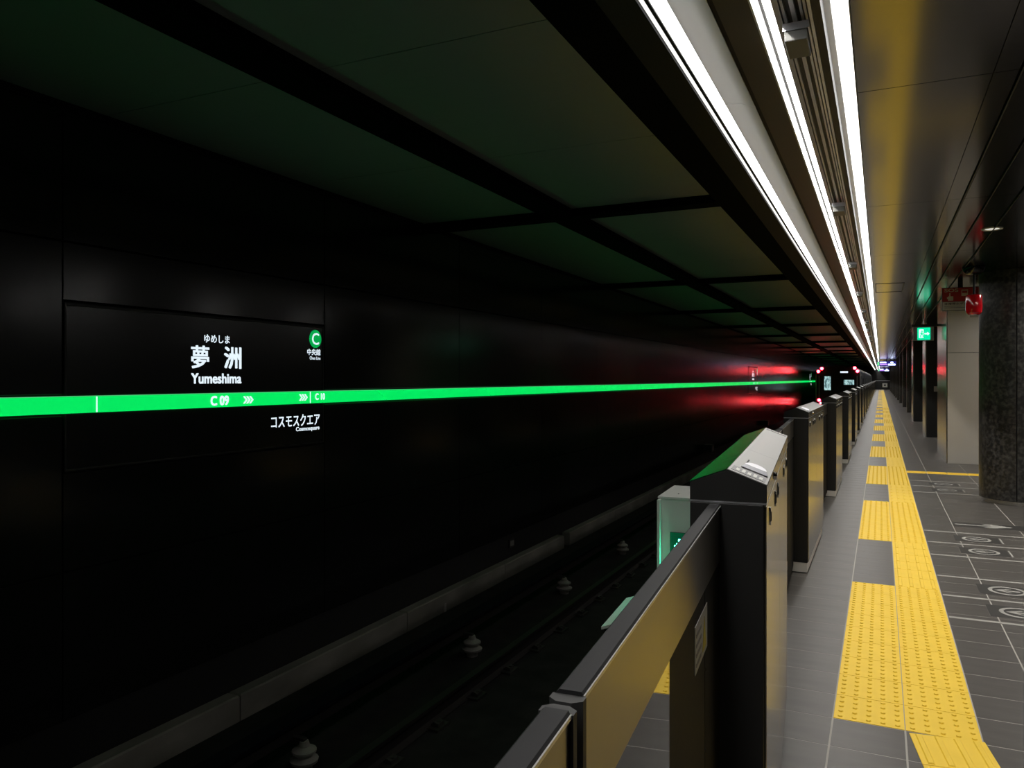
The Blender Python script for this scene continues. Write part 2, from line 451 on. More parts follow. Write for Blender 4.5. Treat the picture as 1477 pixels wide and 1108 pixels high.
box_on_wall(733, 783, 0.16, 0.12, 0.06, 'small black box with grey cover on the concrete wall foot')
box_on_wall(1016, 646, 0.35, 0.20, 0.25, 'larger black box low on the wall, seen left of the second gate cabinet', X=WX + .001)
box_on_wall(1100, 610, 0.5, 0.22, 0.25, 'distant black box low on the wall behind the gates', X=WX + .001)

# ------------------------------------------------------------------ track bed, rails, third rail
tb = MB().box(WX - 0.3, -0.98, Y0, Y1, BED - 0.2, BED).build('floor_track', M['bed']); tag(tb, kind='structure')
def rail(X, label):
    t = empty('rail', (X, 0, BED), label=label, cat='rail', group='running rails')
    MB().extr([(-.063, 0), (.063, 0), (.063, .012), (.012, .03), (.010, .11), (.033, .12), (.033, .15), (-.033, .15), (-.033, .12), (-.010, .11), (-.012, .03), (-.063, .012)], 1, Y0, 126).build('rail_bar', M['rail'], t)
    me = MB().box(-.15, .15, -.09, .09, -.0, .02)
    for s in (-1, 1):
        me.cyl((s * .105, 0), .018, .018, .02, .055, 8)
        me.extr([(s * .06, .02), (s * .13, .02), (s * .125, .045), (s * .085, .058), (s * .06, .035)], 1, -.045, .045)
    me = me.mesh('rail_clip', M['clip'])
    for k in range(60):
        o = link('rail_clip', me, t); o.location = (0, 0.7 + 0.64 * k, 0)
rail(-3.22, 'far running rail, the one nearer the black wall')
rail(-1.78, 'near running rail, the one next to the platform edge')
t3 = empty('third_rail', (-3.76, 0, BED), label='dark covered third rail on pale insulators along the wall', cat='third rail')
MB().box(-.04, .04, Y0, 126, .20, .28).build('power_rail', M['rail'], t3)
MB().extr([(-.09, .30), (.07, .30), (.07, .33), (-.075, .33), (-.075, .16), (-.09, .16)], 1, Y0, 126).build('cover_board', M['cover3'], t3)
me = MB().lathe((0, 0), [(.055, 0), (.06, .05), (.095, .055), (.10, .075), (.06, .095), (.055, .12), (.085, .125), (.085, .14), (.04, .165), (.03, .2)], 16).mesh('insulator', M['insul'], smooth=True)
for k in range(22):
    o = link('insulator', me, t3); o.location = (0.13, 4.22 + 2.45 * (k - 1), 0)
    o2 = link('bracket', panel_cache.setdefault('brk', MB().box(-.02, .14, -.02, .02, .17, .22).mesh('bracket', M['clip'])), t3); o2.location = (0, 4.22 + 2.45 * (k - 1), 0)

# ------------------------------------------------------------------ platform floor and tiles
floor = MB().box(-0.98, 6.0, Y0, Y1, -0.35, -0.0006).build('floor', M['grout']); tag(floor, kind='structure')
pw = MB().box(-0.98, -0.8, Y0, Y1, BED, -0.35).build('wall_platform', M['concrete']); tag(pw, kind='structure')
T = 4.45 / 15
TY0 = 3.87
cols = [(-0.97, -0.80), (-0.80, -0.20), (0.40, 0.70), (0.70, 1.30), (1.30, 1.90), (1.90, 2.50), (2.50, 3.10), (3.10, 3.70), (3.70, 4.30), (4.30, 4.90), (4.90, 5.50)]
tile_mesh = {}
def tile_data(w):
    w = round(w, 3)
    if w not in tile_mesh:
        tile_mesh[w] = MB().cham(0.004, w - 0.004, 0.003, T - 0.003, -0.008, 0, 0.0003).mesh('floor_tile', M['tile'])
    return tile_mesh[w]
rest = MB(); count = 0
def row_kind(n):                 # n rows after TY0; True where a door block lies
    return n >= 0 and (n % 15) < 9
cross_rows = (36,)               # row of the crosswise yellow line
n0 = int((Y0 - TY0) / T); n1 = int((Y1 - TY0) / T)
plain = []
for n in range(n0, n1):
    y = TY0 + n * T
    for (a, b) in cols:
        if n in cross_rows and 0.4 <= a < 1.9: continue
        plain.append((a, b, y, n))
    if not row_kind(n): plain.append((-0.20, 0.10, y, n))
    if n < 0: plain.append((0.10, 0.40, y, n))
def seen(a, b, y):
    return y > 1.6 and y < 14.5 and b < 2.0 and a > -0.9 and math.atan2((a + b) / 2, y) < math.radians(9)
near = sorted([p for p in plain if seen(*p[:3])], key=lambda p: p[2])[:298]
nearset = set((p[0], p[3]) for p in near)
for a, b, y, n in plain:
    if (a, n) in nearset:
        o = link('floor_tile', tile_data(b - a), floor); o.location = (a, y, 0)
    else:
        if y > 60: 
            if n % 2 == 0: rest.box(a + .003, b - .003, y + .002, y + 2 * T - .002, -.008, 0)
        else: rest.box(a + .004, b - .004, y + .003, y + T - .003, -.008, 0)
r = rest.build('distant_tiles', M['tile'], floor); tag(r, kind='stuff')

# tactile paving -----------------------------------------------------------
def dot_tile(m, x, y, sides=8, hgt=0.0058):
    m.cham(x + .002, x + .298, y + .0022, y + T - .0022, -.008, .0026, .0008)
    for i in range(5):
        for j in range(5):
            cx = x + .03 + .06 * i; cy = y + T * (j + .5) / 5
            b = len(m.v)
            for rr, z in ((.0115, .0022), (.0085, .0022 + hgt)):
                for k in range(sides):
                    a = 2 * PI * k / sides; m.v.append((cx + rr * math.cos(a), cy + rr * math.sin(a), z))
            for k in range(sides):
                q = (k + 1) % sides; m.f.append((b + k, b + q, b + sides + q, b + sides + k))
            m.f.append(tuple(b + sides + k for k in range(sides)))
def bar_tile(m, x, y, hgt=0.005):
    m.cham(x + .002, x + .298, y + .0022, y + T - .0022, -.008, .0026, .0008)
    for i in range(4):
        cx = x + .0375 + .075 * i
        m.cham(cx - .0135, cx + .0135, y + .012, y + T - .012, .002, .0022 + hgt, .004)
dm = MB(); dot_tile(dm, 0, 0); dot_me = dm.mesh('dot_tile', M['yellow'])
bm_ = MB(); bar_tile(bm_, 0, 0); bar_me = bm_.mesh('bar_tile', M['yellow'])
tac = empty('tactile_paving', (0.1, TY0, 0), label='yellow tactile strip with raised dots and bars running the length of the platform', cat='tactile paving')
far = MB(); NT = 72
for n in range(0, 388):
    y = TY0 + n * T
    k = row_kind(n)
    cells = [(0.1, k)] + ([(-0.2, True)] if k else [])
    for x, isdot in cells:
        if n < NT:
            o = link('dot_tile' if isdot else 'bar_tile', dot_me if isdot else bar_me, tac); o.location = (x - .1, y - TY0, 0)
        elif n < 150:
            (dot_tile(far, x - .1, y - TY0, 4) if isdot else bar_tile(far, x - .1, y - TY0))
        else:
            far.box(x - .1 + .0015, x + .1985, y - TY0 + .001, y - TY0 + T - .001, -.008, .004)
fo = far.build('distant_tactile_tiles', M['yellow'], tac); tag(fo, kind='stuff')
# the strip turns a little to the right towards the camera
tac2 = empty('tactile_paving', (0.112, TY0 - 0.020, 0.0006), label='short yellow bar paving at the frame bottom, angled off from the dotted block', cat='tactile paving')
ang = math.radians(7.9)
for k in range(9):
    # built in a frame turned by ang about the pivot; the first piece is cut on the skew
    o = link('bar_tile', bar_me, tac2)
    o.rotation_euler = (0, 0, ang); 
    d = -(k + 1) * T - (0.0)
    o.location = (-math.sin(ang) * d, math.cos(ang) * d - 0.0, 0)
# crosswise yellow line
tac3 = empty('tactile_paving', (0.4, TY0 + 36 * T, 0), label='narrow yellow line crossing the floor from the tactile strip to the round pillar', cat='tactile paving')
for k in range(5):
    m = MB().cham(.0015, .2985, .0012, T - .0012, -.008, .0022, .0008)
    for j in range(4):
        cy = .037 + .0742 * j; m.cham(.012, .288, cy - .0135, cy + .0135, .002, .0072, .004)
    o = m.build('bar_tile', M['yellow'], tac3); o.location = (.3 * k, 0, 0)

# queue markings --------------------------------------------------------------
def queue(lines, label, circ=True, arrow=None, wid=2.6):
    t = empty('queue_marking', (0.41, lines[0], 0.0004), label=label, cat='floor marking', group='grey waiting lines on the floor')
    L = lines[0]
    for y in lines:
        MB().box(0, wid, y - L - .019, y - L + .019, -.002, .0006).build('waiting_line', M['mark'], t)
    for a, b in zip(lines, lines[1:]):
        cy = (a + b) / 2 - L; cx = .44
        plate_ = MB().box(cx - .19, cx + .19, cy - .15, cy + .15, -.002, .0004).build('symbol_ground', M['mark_dark'], t)
        m = MB(); n = 36; ro, ri = .125, .098; b0 = 0
        for r_ in (ro, ri):
            for i in range(n):
                an = 2 * PI * i / n; m.v.append((cx + r_ * math.cos(an), cy + r_ * 1.0 * math.sin(an), .0016))
        for i in range(n):
            j = (i + 1) % n; m.f.append((i, j, n + j, n + i))
        m.build('ring', M['mark'], plate_)
        m = MB().quad((cx - .085, cy, .0017), (cx - .0, cy - .055, .0017), (cx + .03, cy - .055, .0017), (cx - .025, cy - .014, .0017), (cx + .08, cy - .014, .0017), (cx + .08, cy + .014, .0017), (cx - .025, cy + .014, .0017), (cx + .03, cy + .055, .0017), (cx, cy + .055, .0017))
        m.build('arrow', M['mark'], plate_)
        MB().box(cx + .20, cx + .215, cy - .13, cy + .13, -.002, .0008).build('short_bar', M['mark'], t)
    if arrow:
        cy = arrow - L
        g = MB().box(.30, 1.0, cy - .14, cy + .14, -.002, .0004).build('symbol_ground', M['mark_dark'], t)
        MB().quad((.32, cy - .022, .0016), (.66, cy - .022, .0016), (.57, cy - .12, .0016), (.66, cy - .12, .0016), (.86, cy, .0016), (.66, cy + .12, .0016), (.57, cy + .12, .0016), (.66, cy + .022, .0016), (.32, cy + .022, .0016)).build('arrow', M['mark'], g)
    return t
queue([5.85, 6.43, 7.05], 'nearest set of grey waiting lines with ringed arrows on the dark tiles')
queue([7.88, 8.48, 9.09], 'middle set of grey waiting lines, with a long arrow pointing right', arrow=9.62)
queue([12.15, 12.86, 13.5], 'farthest set of grey waiting lines, just before the crosswise yellow line')

# ------------------------------------------------------------------ ceilings
# platform ceiling: panels with fine joints
ceil = MB().box(-0.10, 6.0, Y0, Y1, ZC + 0.012, ZC + 0.3).build('ceiling', M['ceil_gap']); tag(ceil, kind='structure')
pc = {}
def cpanel(x0, x1, y0, y1):
    k = (round(x0, 3), round(x1, 3), round(y1 - y0, 2))
    if k not in pc: pc[k] = MB().box(x0, x1, .003, y1 - y0 - .003, ZC, ZC + .02).mesh('ceiling_panel', M['ceil'])
    o = link('ceiling_panel', pc[k], ceil); o.location = (0, y0, 0)
yj = 4.05 - 2.72 * 3
while yj < Y1:
    for a, b in ((-0.10, .455), (.459, .556), (.578, .735), (.757, .92), (.942, 1.9), (1.906, 3.9), (3.906, 6.0)):
        if yj > 50 and a > 1.9: continue
        cpanel(a, b, yj, min(yj + 2.72, Y1))
    yj += 2.72
rest = MB().box(1.9, 6.0, 50, Y1, ZC, ZC + .02).build('far_ceiling', M['ceil'], ceil)
for k, X in enumerate((.567, .746, .931)):
    s = MB().box(X - .004, X + .004, Y0, Y1, ZC - .012, ZC + .02).build('slot_rod', M['slot'], ceil)
m = MB()
# access hatch outline in the ceiling
hatch = empty('ceiling_hatch', (0.12, 12.3, ZC), label='narrow rectangular hatch outlined in the satin ceiling', cat='hatch')
m.box(-.19, .19, 0, .012, -.004, 0); m.box(-.19, .19, 1.2, 1.212, -.004, 0); m.box(-.19, -.178, 0, 1.2, -.004, 0); m.box(.178, .19, 0, 1.2, -.004, 0)
m.build('hatch_frame', M['slot'], hatch)

# track ceiling
tc = MB().box(WX - .05, -0.79, Y0, Y1, 3.40, 3.7).build('ceiling_track', M['tbeam']); tag(tc, kind='structure')
PZ = 3.35
yb = 7.45 - 6.2 * 2
pcache = {}
def tpanel(a, b, y0, y1):
    n = 3
    for q in range(n):
        c0, c1 = y0 + (y1 - y0) * q / n, y0 + (y1 - y0) * (q + 1) / n
        k = (a, b)
        if k not in pcache: pcache[k] = MB().box(a, b, .004, (y1 - y0) / n - .004, PZ, PZ + .05).mesh('ceiling_panel', M['tceil'])
        o = link('ceiling_panel', pcache[k], tc); o.location = (0, c0, 0)
while yb < Y1:
    m = MB().box(WX, -1.15, yb + .05, yb + .25, 3.27, 3.40).build('cross_beam', M['tbeam'], tc)
    for a, b in ((WX, -3.18), (-2.90, -1.15)): tpanel(a, b, yb + .25, yb + 6.25)
    yb += 6.2
MB().box(-3.18, -2.90, Y0, Y1, 3.275, 3.42).build('long_beam', M['tbeam'], tc)
MB().box(-1.15, -.935, Y0, Y1, ZC, 3.42).build('edge_beam', M['tbeam'], tc)
MB().box(-.935, -.802, Y0, Y1, ZC, 3.42).build('soffit_strip', M['fascia'], tc)

# light troughs
L1 = empty('ceiling_light', (-.68, 0, ZC), label='left white light line recessed in the ceiling edge above the track side', cat='ceiling light')
MB().extr([(-.112, .0), (-.096, .0), (-.096, .02), (-.112, .02)], 1, Y0, Y1).build('lip', M['led_line'], L1)
MB().extr([(-.096, .001), (-.082, .001), (-.082, .02), (-.096, .02)], 1, Y0, Y1).build('lip_shadow_line', M['dark'], L1)
MB().extr([(-.112, .02), (-.082, .02), (-.082, .07), (.10, .06), (.10, .08), (-.112, .10)], 1, Y0, Y1).build('housing', M['dark'], L1)
lw = 2.72
pl1 = MB().quad((-.0805, 0, .006), (-.0805, lw - .006, .006), (-.040, lw - .006, .036), (-.040, 0, .036)).mesh('diffuser', M['led'])
rf1 = MB().extr([(-.040, .038), (-.015, .041), (.04, .030), (.106, .004), (.108, .004), (.108, .008), (.04, .036), (-.040, .046)], 1, 0, lw - .006).mesh('reflector', M['white'], smooth=True)
L2 = empty('ceiling_light', (-.26, 0, ZC), label='right double white light line flanking the cable rail in the ceiling', cat='ceiling light')
MB().extr([(-.175, -.002), (-.1675, -.002), (-.1675, .09), (-.175, .09)], 1, Y0, Y1).build('lip', M['white'], L2)
MB().extr([(-.175, .09), (.16, .09), (.16, .2), (-.175, .2)], 1, Y0, Y1).build('housing', M['dark'], L2)
pl2 = MB().quad((-.155, 0, .088), (-.155, lw - .006, .088), (-.092, lw - .006, .060), (-.092, 0, .060)).mesh('diffuser', M['led'])
glow_refl = MB().quad((.090, 0, .050), (.090, lw - .006, .050), (.153, lw - .006, .030), (.153, 0, .030)).mesh('diffuser', M['led'])  # right-hand reflector, no lamp; the light it reflects is given as emission
rf2 = MB().extr([(.052, .056), (.052, .050), (.090, .052), (.090, .058)], 1, 0, lw - .006).mesh('reflector', M['white'])
rf3 = MB().extr([(.1535, .0), (.1575, .0), (.1575, .06), (.1535, .06)], 1, 0, lw - .006).mesh('side_reflector', M['white'])
yy = 4.05 - 2.72 * 3
while yy < Y1 - 1:
    for par, me, nm in ((L1, pl1, 'diffuser'), (L1, rf1, 'reflector'), (L2, pl2, 'diffuser'), (L2, glow_refl, 'diffuser'), (L2, rf2, 'reflector'), (L2, rf3, 'side_reflector')):
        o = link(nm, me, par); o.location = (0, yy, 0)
    yy += 2.72
MB().box(-.572, -.552, Y0, Y1, ZC + .015, ZC + .2).build('gap_strip', M['dark'], tc)
MB().box(-.552, -.436, Y0, Y1, ZC, ZC + .2).build('satin_strip', M['brown'], tc)

# cable rail in the middle of the trough
rk = empty('cable_rail', (-.275, 0, ZC + .02), label='grooved aluminium cable rail hanging between the two bright light lines', cat='cable rail')
def bar(x0, x1, z0, z1, m, nm='rail_bar'): MB().box(x0, x1, Y0, Y1, z0, z1).build(nm, m, rk)
bar(-.088, .052, .004, .030, M['dark'], 'back_plate')
bar(-.088, -.066, -.015, .004, M['alu']); bar(-.060, -.050, -.015, .004, M['alu']); bar(-.030, -.014, -.015, .004, M['alu'])
bar(.002, .012, -.015, .004, M['alu']); bar(.017, .026, -.015, .004, M['alu']); bar(.031, .042, -.015, .004, M['alu'])
MB().box(.050, .080, Y0, Y1, -.050, .022).build('side_rail', M['dark'], rk)
MB().box(.046, .050, Y0, Y1, -.022, .010).build('edge_strip', M['alu'], rk)
labs = ['grey box clamped on the cable rail, nearest, at the top of the frame', 'second grey box on the cable rail, smaller, further along']
for k in range(9):
    yk = 3.13 + 3.34 * k
    t = empty('junction_box', (-.293, yk, ZC - .076), label=labs[k] if k < 2 else 'small distant grey box on the cable rail', cat='box', group='boxes on the cable rail')
    MB().box(-.042, .042, 0, .18, 0, .052).build('housing', M['greybox'], t, bevel=.004)
    MB().box(-.048, .048, -.006, -.001, .040, .069).build('bracket', M['alu'], t)
# ------------------------------------------------------------------ end walls and right wall
for nm, b in (('wall_back', (WX - .3, 6.2, Y0 - .2, Y0, BED, 3.7)), ('wall_far', (WX - .3, 6.2, Y1, Y1 + .2, BED, 3.7)), ('wall_right', (6.0, 6.2, Y0, Y1, -.35, 3.4))):
    o = MB().box(*b).build(nm, M['dark']); tag(o, kind='structure')

# ------------------------------------------------------------------ platform gates
CL = 1.80; CW = 0.19
def make_cabinet():
    t = empty('gate_cabinet', (0, 0, 0), label='x', cat='gate cabinet', group='gate cabinets along the platform edge')
    B = .085
    body = MB().box(-CW, -.006, 0, CL, B, 1.256).build('body', M['cab_dark'], t, bevel=.003)
    MB().box(-CW + .004, -.010, .004, CL - .004, .008, B).build('base_plate', M['steel_front'], t)
    MB().box(-CW + .02, -.02, .02, CL - .02, 0, .008).build('foot', M['dark'], t)
    # roof: gable
    MB().extr([(-CW, 1.260), (0, 1.260), (0, 1.306), (-CW / 2, 1.3425), (-CW, 1.306)], 1, 0, CL).build('roof', M['cab_dark'], t)
    MB().box(-CW - .001, .001, -.001, CL + .001, 1.256, 1.2605).build('roof_seam', M['alu'], t)
    # slopes
    def slope(x0, z0, x1, z1, y0, y1, lift, m, nm, par):
        n = Vector((-(z1 - z0), 0, (x1 - x0))).normalized()
        if n.z < 0: n = -n
        o1 = n * lift; mb = MB()
        a, b = Vector((x0, 0, z0)), Vector((x1, 0, z1))
        mb.v = [tuple(p + Vector((0, yy, 0)) + q) for q in (Vector(), o1) for yy in (y0, y1) for p in (a, b)]
        mb.f = [(0, 1, 3, 2), (4, 6, 7, 5), (0, 4, 5, 1), (1, 5, 7, 3), (3, 7, 6, 2), (2, 6, 4, 0)]
        return mb.build(nm, m, par)
    ap = (-CW / 2, 1.3425); re = (0.001, 1.306); le = (-CW - .001, 1.306)
    def lerp(p, q, f): return (p[0] + (q[0] - p[0]) * f, p[1] + (q[1] - p[1]) * f)
    top = slope(ap[0], ap[1], re[0], re[1], 0.0, .62, .002, M['cab_top'], 'top_panel', t)
    slope(ap[0], ap[1], re[0], re[1], .622, CL, .002, M['cab_top'], 'top_panel', t)
    slope(le[0], le[1], ap[0] - .001, ap[1], 0.002, CL - .002, .002, M['cab_roofdark'], 'dark_top_panel', t)
    # label strips with worn print near both ends
    a, b = lerp(ap, re, .06), lerp(ap, re, .94)
    for y0, y1 in ((.02, .105), (CL - .09, CL - .02)):
        lb = slope(a[0], a[1], b[0], b[1], y0, y1, .0032, M['inkgrey'], 'label_strip', t)
        for q in range(5):
            f0 = .12 + .17 * q; p0, p1 = lerp(a, b, f0), lerp(a, b, f0 + .10)
            slope(p0[0], p0[1], p1[0], p1[1], y0 + .012, y1 - .03 + .01 * (q % 2), .0042, M['paper'], 'print_block', lb)
    # slit and half-moon grip
    p0, p1 = lerp(ap, re, .27), lerp(ap, re, .31)
    slope(p0[0], p0[1], p1[0], p1[1], .16, .34, .0035, M['ink'], 'slit', t)
    mb = MB(); cx0 = .58; nn = 14
    nrm = Vector((re[1] - ap[1], 0, -(re[0] - ap[0]))).normalized() * -1
    def onslope(f, yy, l):
        p = lerp(ap, re, f); q = Vector((p[0], yy, p[1])) + nrm * l; return tuple(q)
    ring = []
    for q in range(nn + 1):
        an = PI * q / nn; ring.append((cx0 - .36 * math.cos(an), .135 + .10 * math.sin(an)))
    mb.v = [onslope(f, y, .003) for f, y in ring] + [onslope(cx0 + (f - cx0) * .8, .14 + (y - .135) * .75, .014) for f, y in ring]
    k = nn + 1
    mb.f = [(q, q + 1, k + q + 1, k + q) for q in range(nn)] + [tuple(range(k, 2 * k)), (nn, 0, k, 2 * k - 1)]
    mb.build('grip', M['alu'], t, smooth=True)
    mb = MB().quad(onslope(.22, .128, .0045), onslope(.95, .128, .0045), onslope(.95, .136, .0045), onslope(.22, .136, .0045))
    mb.build('grip_shadow_gap', M['ink'], t)
    # platform-side face: panels, lock and flush handles
    for y0, y1 in ((.012, .88), (.886, 1.44), (1.446, CL - .012)):
        MB().box(-.006, 0, y0, y1, B + .006, 1.250).build('face_panel', M['cab_face'], t, bevel=.0015)
    MB().box(-.0, .0015, .0, CL, 1.2625, 1.303).build('eave_strip', M['cab_face'], t)
    MB().cyl((.405, 1.283), .013, .011, .0, .010, 14, 0).build('lock', M['chrome'], t)
    for yy in (.17, .50, .69, 1.27, 1.60):
        h = MB().extr([(yy - .010, 1.178), (yy + .010, 1.178), (yy + .013, 1.186), (yy + .013, 1.216), (yy + .010, 1.225), (yy - .010, 1.225), (yy - .013, 1.216), (yy - .013, 1.186)], 0, 0, .004).build('handle', M['chrome'], t)
        MB().box(.004, .005, yy - .005, yy + .005, 1.188, 1.213).build('handle_slot', M['ink'], h)
    return t
cab = make_cabinet()
g0 = math.radians(4.35)
ordinal = ['nearest', 'second', 'third', 'fourth', 'fifth', 'sixth', 'seventh', 'eighth']
spots = [(-.26, 2.03, g0)]
y = 6.65
while y < 122: spots.append((-.526 - min(0.12, 0.0012 * (y - 6.65)), y, 0)); y += 4.46
back = (-.26 + math.sin(g0) * (2.65 + CL), 2.03 - math.cos(g0) * (2.65 + CL), g0)
kidmap = {}
for c in bpy.data.objects:
    if c.parent is not None: kidmap.setdefault(c.parent.name, []).append(c)
cabs = []
for k, (x, y, a) in enumerate(spots):
    o = cab if k == 0 else copy_tree(cab, None, kidmap)
    o.location = (x, y, 0.0004); o.rotation_euler = (0, 0, a)
    if k == 0: o['label'] = 'nearest gate cabinet, its pale sloped top and dark green-lit side at frame centre right'
    elif k < 8: o['label'] = ordinal[k] + ' gate cabinet from the camera, black end and stainless side, at the platform edge'
    else: o['label'] = 'tiny distant gate cabinet in the far row at the platform edge'
    cabs.append((x, y, a))

def make_leaf(L):
    """local: x across (leaf at 0..-.031), y from hinge end 0 to the meeting edge L"""
    t = empty('gate_door', label='x', cat='gate door', group='sliding gate doors between the cabinets')
    TH = .031
    MB().box(-TH + .002, -.002, 0, L - .02, 1.108, 1.246).build('top_rail', M['leaf'], t)
    MB().extr([(-TH, 1.244), (-.001, 1.244), (0, 1.2475), (-.003, 1.253), (-TH + .004, 1.253), (-TH, 1.249)], 1, 0, L - .02).build('cap', M['leaf_top'], t)
    MB().box(-.0025, .0006, 0, L - .02, 1.2455, 1.2495).build('edge_strip', M['edge'], t)
    MB().box(-TH + .003, -.003, 0, .29, .06, 1.106).build('end_panel', M['leaf_dark'], t)
    MB().box(-TH + .003, -.003, .295, .75, .06, 1.106).build('side_panel', M['leaf_dark'], t)
    MB().box(-.009, -.003, .75, L - .05, .10, 1.106).build('glass_pane', M['glass'], t)
    MB().box(-TH + .003, -.003, .75, L - .02, .04, .10).build('bottom_rail', M['leaf_dark'], t)
    MB().box(-TH + .004, -.004, L - .05, L - .02, .10, 1.106).build('end_stile', M['leaf_dark'], t)
    m = MB().extr([(-TH - .003, L - .02), (.002, L - .02), (.002, L - .008), (-.008, L), (-TH + .006, L), (-TH - .003, L - .008)], 2, .04, 1.2485)
    m.build('rubber_edge', M['rubber'], t)
    for z in (.75, .93):
        MB().cyl((.292, z), .0035, .0035, -.003, -.0005, 8, 0).build('screw', M['chrome'], t)
    return t
leaf = make_leaf(1.297)
kidmap = {}
for c in bpy.data.objects:
    if c.parent is not None: kidmap.setdefault(c.parent.name, []).append(c)
first = True
def place_leaf(x, y, a, flip, lab):
    """flip: hinge end is at the far cabinet (leaf extends towards the camera)"""
    global first
    o = leaf if first else copy_tree(leaf, None, kidmap)
    first = False
    o.location = (x, y, 0.0)
    if flip:
        o.rotation_euler = (0, 0, a); o.scale = (1, -1, 1)
    else:
        o.rotation_euler = (0, 0, a); o.scale = (1, 1, 1)
    o['label'] = lab
    return o
# before the nearest cabinet
dx, dy = -math.sin(g0), math.cos(g0); nx, ny = -math.cos(g0), -math.sin(g0)
off = .1115
px, py = -.26 + nx * off, 2.03 + ny * off
lf = place_leaf(px, py - .003, g0, True, 'nearest gate door, golden reflection on its rail, slanting up from the frame bottom')
place_leaf(px - dx * 2.604, py - dy * 2.604, g0, False, 'gate door cut by the frame bottom, closest to the camera')
# sticker on the nearest door
st_ = lf
sk = MB().box(-.003, -.0015, .262, .454, .973, 1.071).build('warning_sticker', M['paper'], lf)
MB().extr([(.285, .985), (.345, .985), (.315, 1.055)], 0, -.0015, -.0008).build('warning_triangle', M['warn'], sk)
for q in range(4):
    MB().box(-.0015, -.0008, .365, .44, .985 + .02 * q, .993 + .02 * q).build('print_line', M['inkgrey'], sk)
for k in range(len(cabs) - 1):
    x0, y0, a0 = cabs[k]; x1, y1, a1 = cabs[k + 1]
    ex, ey = x0 - math.sin(a0) * CL, y0 + math.cos(a0) * CL
    a = math.atan2(-(x1 - ex), y1 - ey); ln = math.hypot(x1 - ex, y1 - ey)
    nx, ny = -math.cos(a), -math.sin(a)
    s = ln / 2.606
    if k < 5:
        l1 = 'near half of the gate door pair just past the %s cabinet' % ordinal[k]
        l2 = 'far half of the gate door pair just past the %s cabinet' % ordinal[k]
    else: l1 = l2 = 'distant gate door between small far cabinets'
    o = place_leaf(ex + nx * off, ey + ny * off + .012, a, False, l1); o.scale = (1, s - .008, 1)
    o = place_leaf(x1 + nx * off, y1 + ny * off, a, True, l2); o.scale = (1, -s, 1)
# cabinet behind the camera is out of view and left out

# ------------------------------------------------------------------ wayside signal by the first gate
sg = empty('wayside_signal', (-.805, 3.06, .70), rz=math.radians(3), label='pale green-lit signal box with green light behind the nearest gate cabinet', cat='signal')
MB().box(0, .24, 0, .34, 0, .398).build('housing', M['sigbox'], sg, bevel=.006)
MB().box(-.006, .246, -.004, .345, .394, .402).build('cap', M['sigbox'], sg)
MB().cyl((.20, .18), .014, .014, .402, .418, 12).build('bolt', M['chrome'], sg)
MB().cyl((.06, .09), .003, .003, .402, .404, 8).build('screw', M['ink'], sg)
MB().box(-.003, .008, -.035, .0, .02, .392).build('side_flange', M['sigbox'], sg)
pn = MB().box(.044, .225, -.008, -.001, .08, .262).build('lamp_panel', M['sigdark'], sg)
dim, lit = MB(), MB()
for i in range(22):
    for j in range(22):
        x, z = .044 + .0082 * (i + .5), .081 + .0082 * (j + .5)
        r_ = math.hypot(x - .145, z - .170)
        (lit if r_ < .090 else dim).box(x - .0036, x + .0036, -.0095, -.008, z - .0036, z + .0036)
tag(lit.build('lit_diodes', M['siggreen'], pn), kind='stuff'); tag(dim.build('dim_diodes', M['sigled'], pn), kind='stuff')
MB().box(.06, .20, .17, .32, -.70, 0).build('stand', M['cab_dark'], sg)
eb = empty('equipment_box', (-.885, 2.60, 0), rz=math.radians(4), label='low box with pale green sloped lid on the track side of the nearest gate', cat='box')
MB().extr([(0, 0), (.2, 0), (.2, .757), (0, .690)], 1, 0, .37).build('housing', M['cab_dark'], eb)
MB().extr([(-.006, .690), (.206, .760), (.206, .770), (-.006, .700)], 1, -.01, .375).build('lid', M['sigbox'], eb)

# ------------------------------------------------------------------ pillars
PX, PY, PR = 1.635, 11.72, .475
p = empty('round_pillar', (PX, PY, 0), label='large round black granite pillar at the right edge', cat='pillar')
def arc_panel(a0, a1, r, z0, z1, n=14, th=.03):
    m = MB(); 
    for rr in (r, r - th):
        for z in (z0, z1):
            for i in range(n + 1):
                a = a0 + (a1 - a0) * i / n; m.v.append((rr * math.cos(a), rr * math.sin(a), z))
    k = n + 1
    for i in range(n):
        m.f += [(i, i + 1, k + i + 1, k + i), (2 * k + i, 3 * k + i, 3 * k + i + 1, 2 * k + i + 1), (k + i, k + i + 1, 3 * k + i + 1, 3 * k + i), (i, 2 * k + i, 2 * k + i + 1, i + 1)]
    m.f += [(0, k, 3 * k, 2 * k), (n, 2 * k + n, 3 * k + n, k + n)]
    return m
base_a = -PI / 2 - math.radians(25.59 - 36.3) * 0 
view_a = math.atan2(-PY, -PX)
for q in range(4):
    a0 = view_a - math.radians(6.5) + q * PI / 2
    arc_panel(a0 + .013, a0 + PI / 2 - .013, PR, .055, ZC - .004).build('granite_panel', M['granite'], p, smooth=True)
MB().lathe((0, 0), [(PR - .02, .055), (PR - .02, ZC - .01)], 40).build('core', M['dark'], p, smooth=True)
MB().lathe((0, 0), [(PR - .03, 0), (PR - .03, .05)], 40).build('base_ring', M['steel'], p, smooth=True)

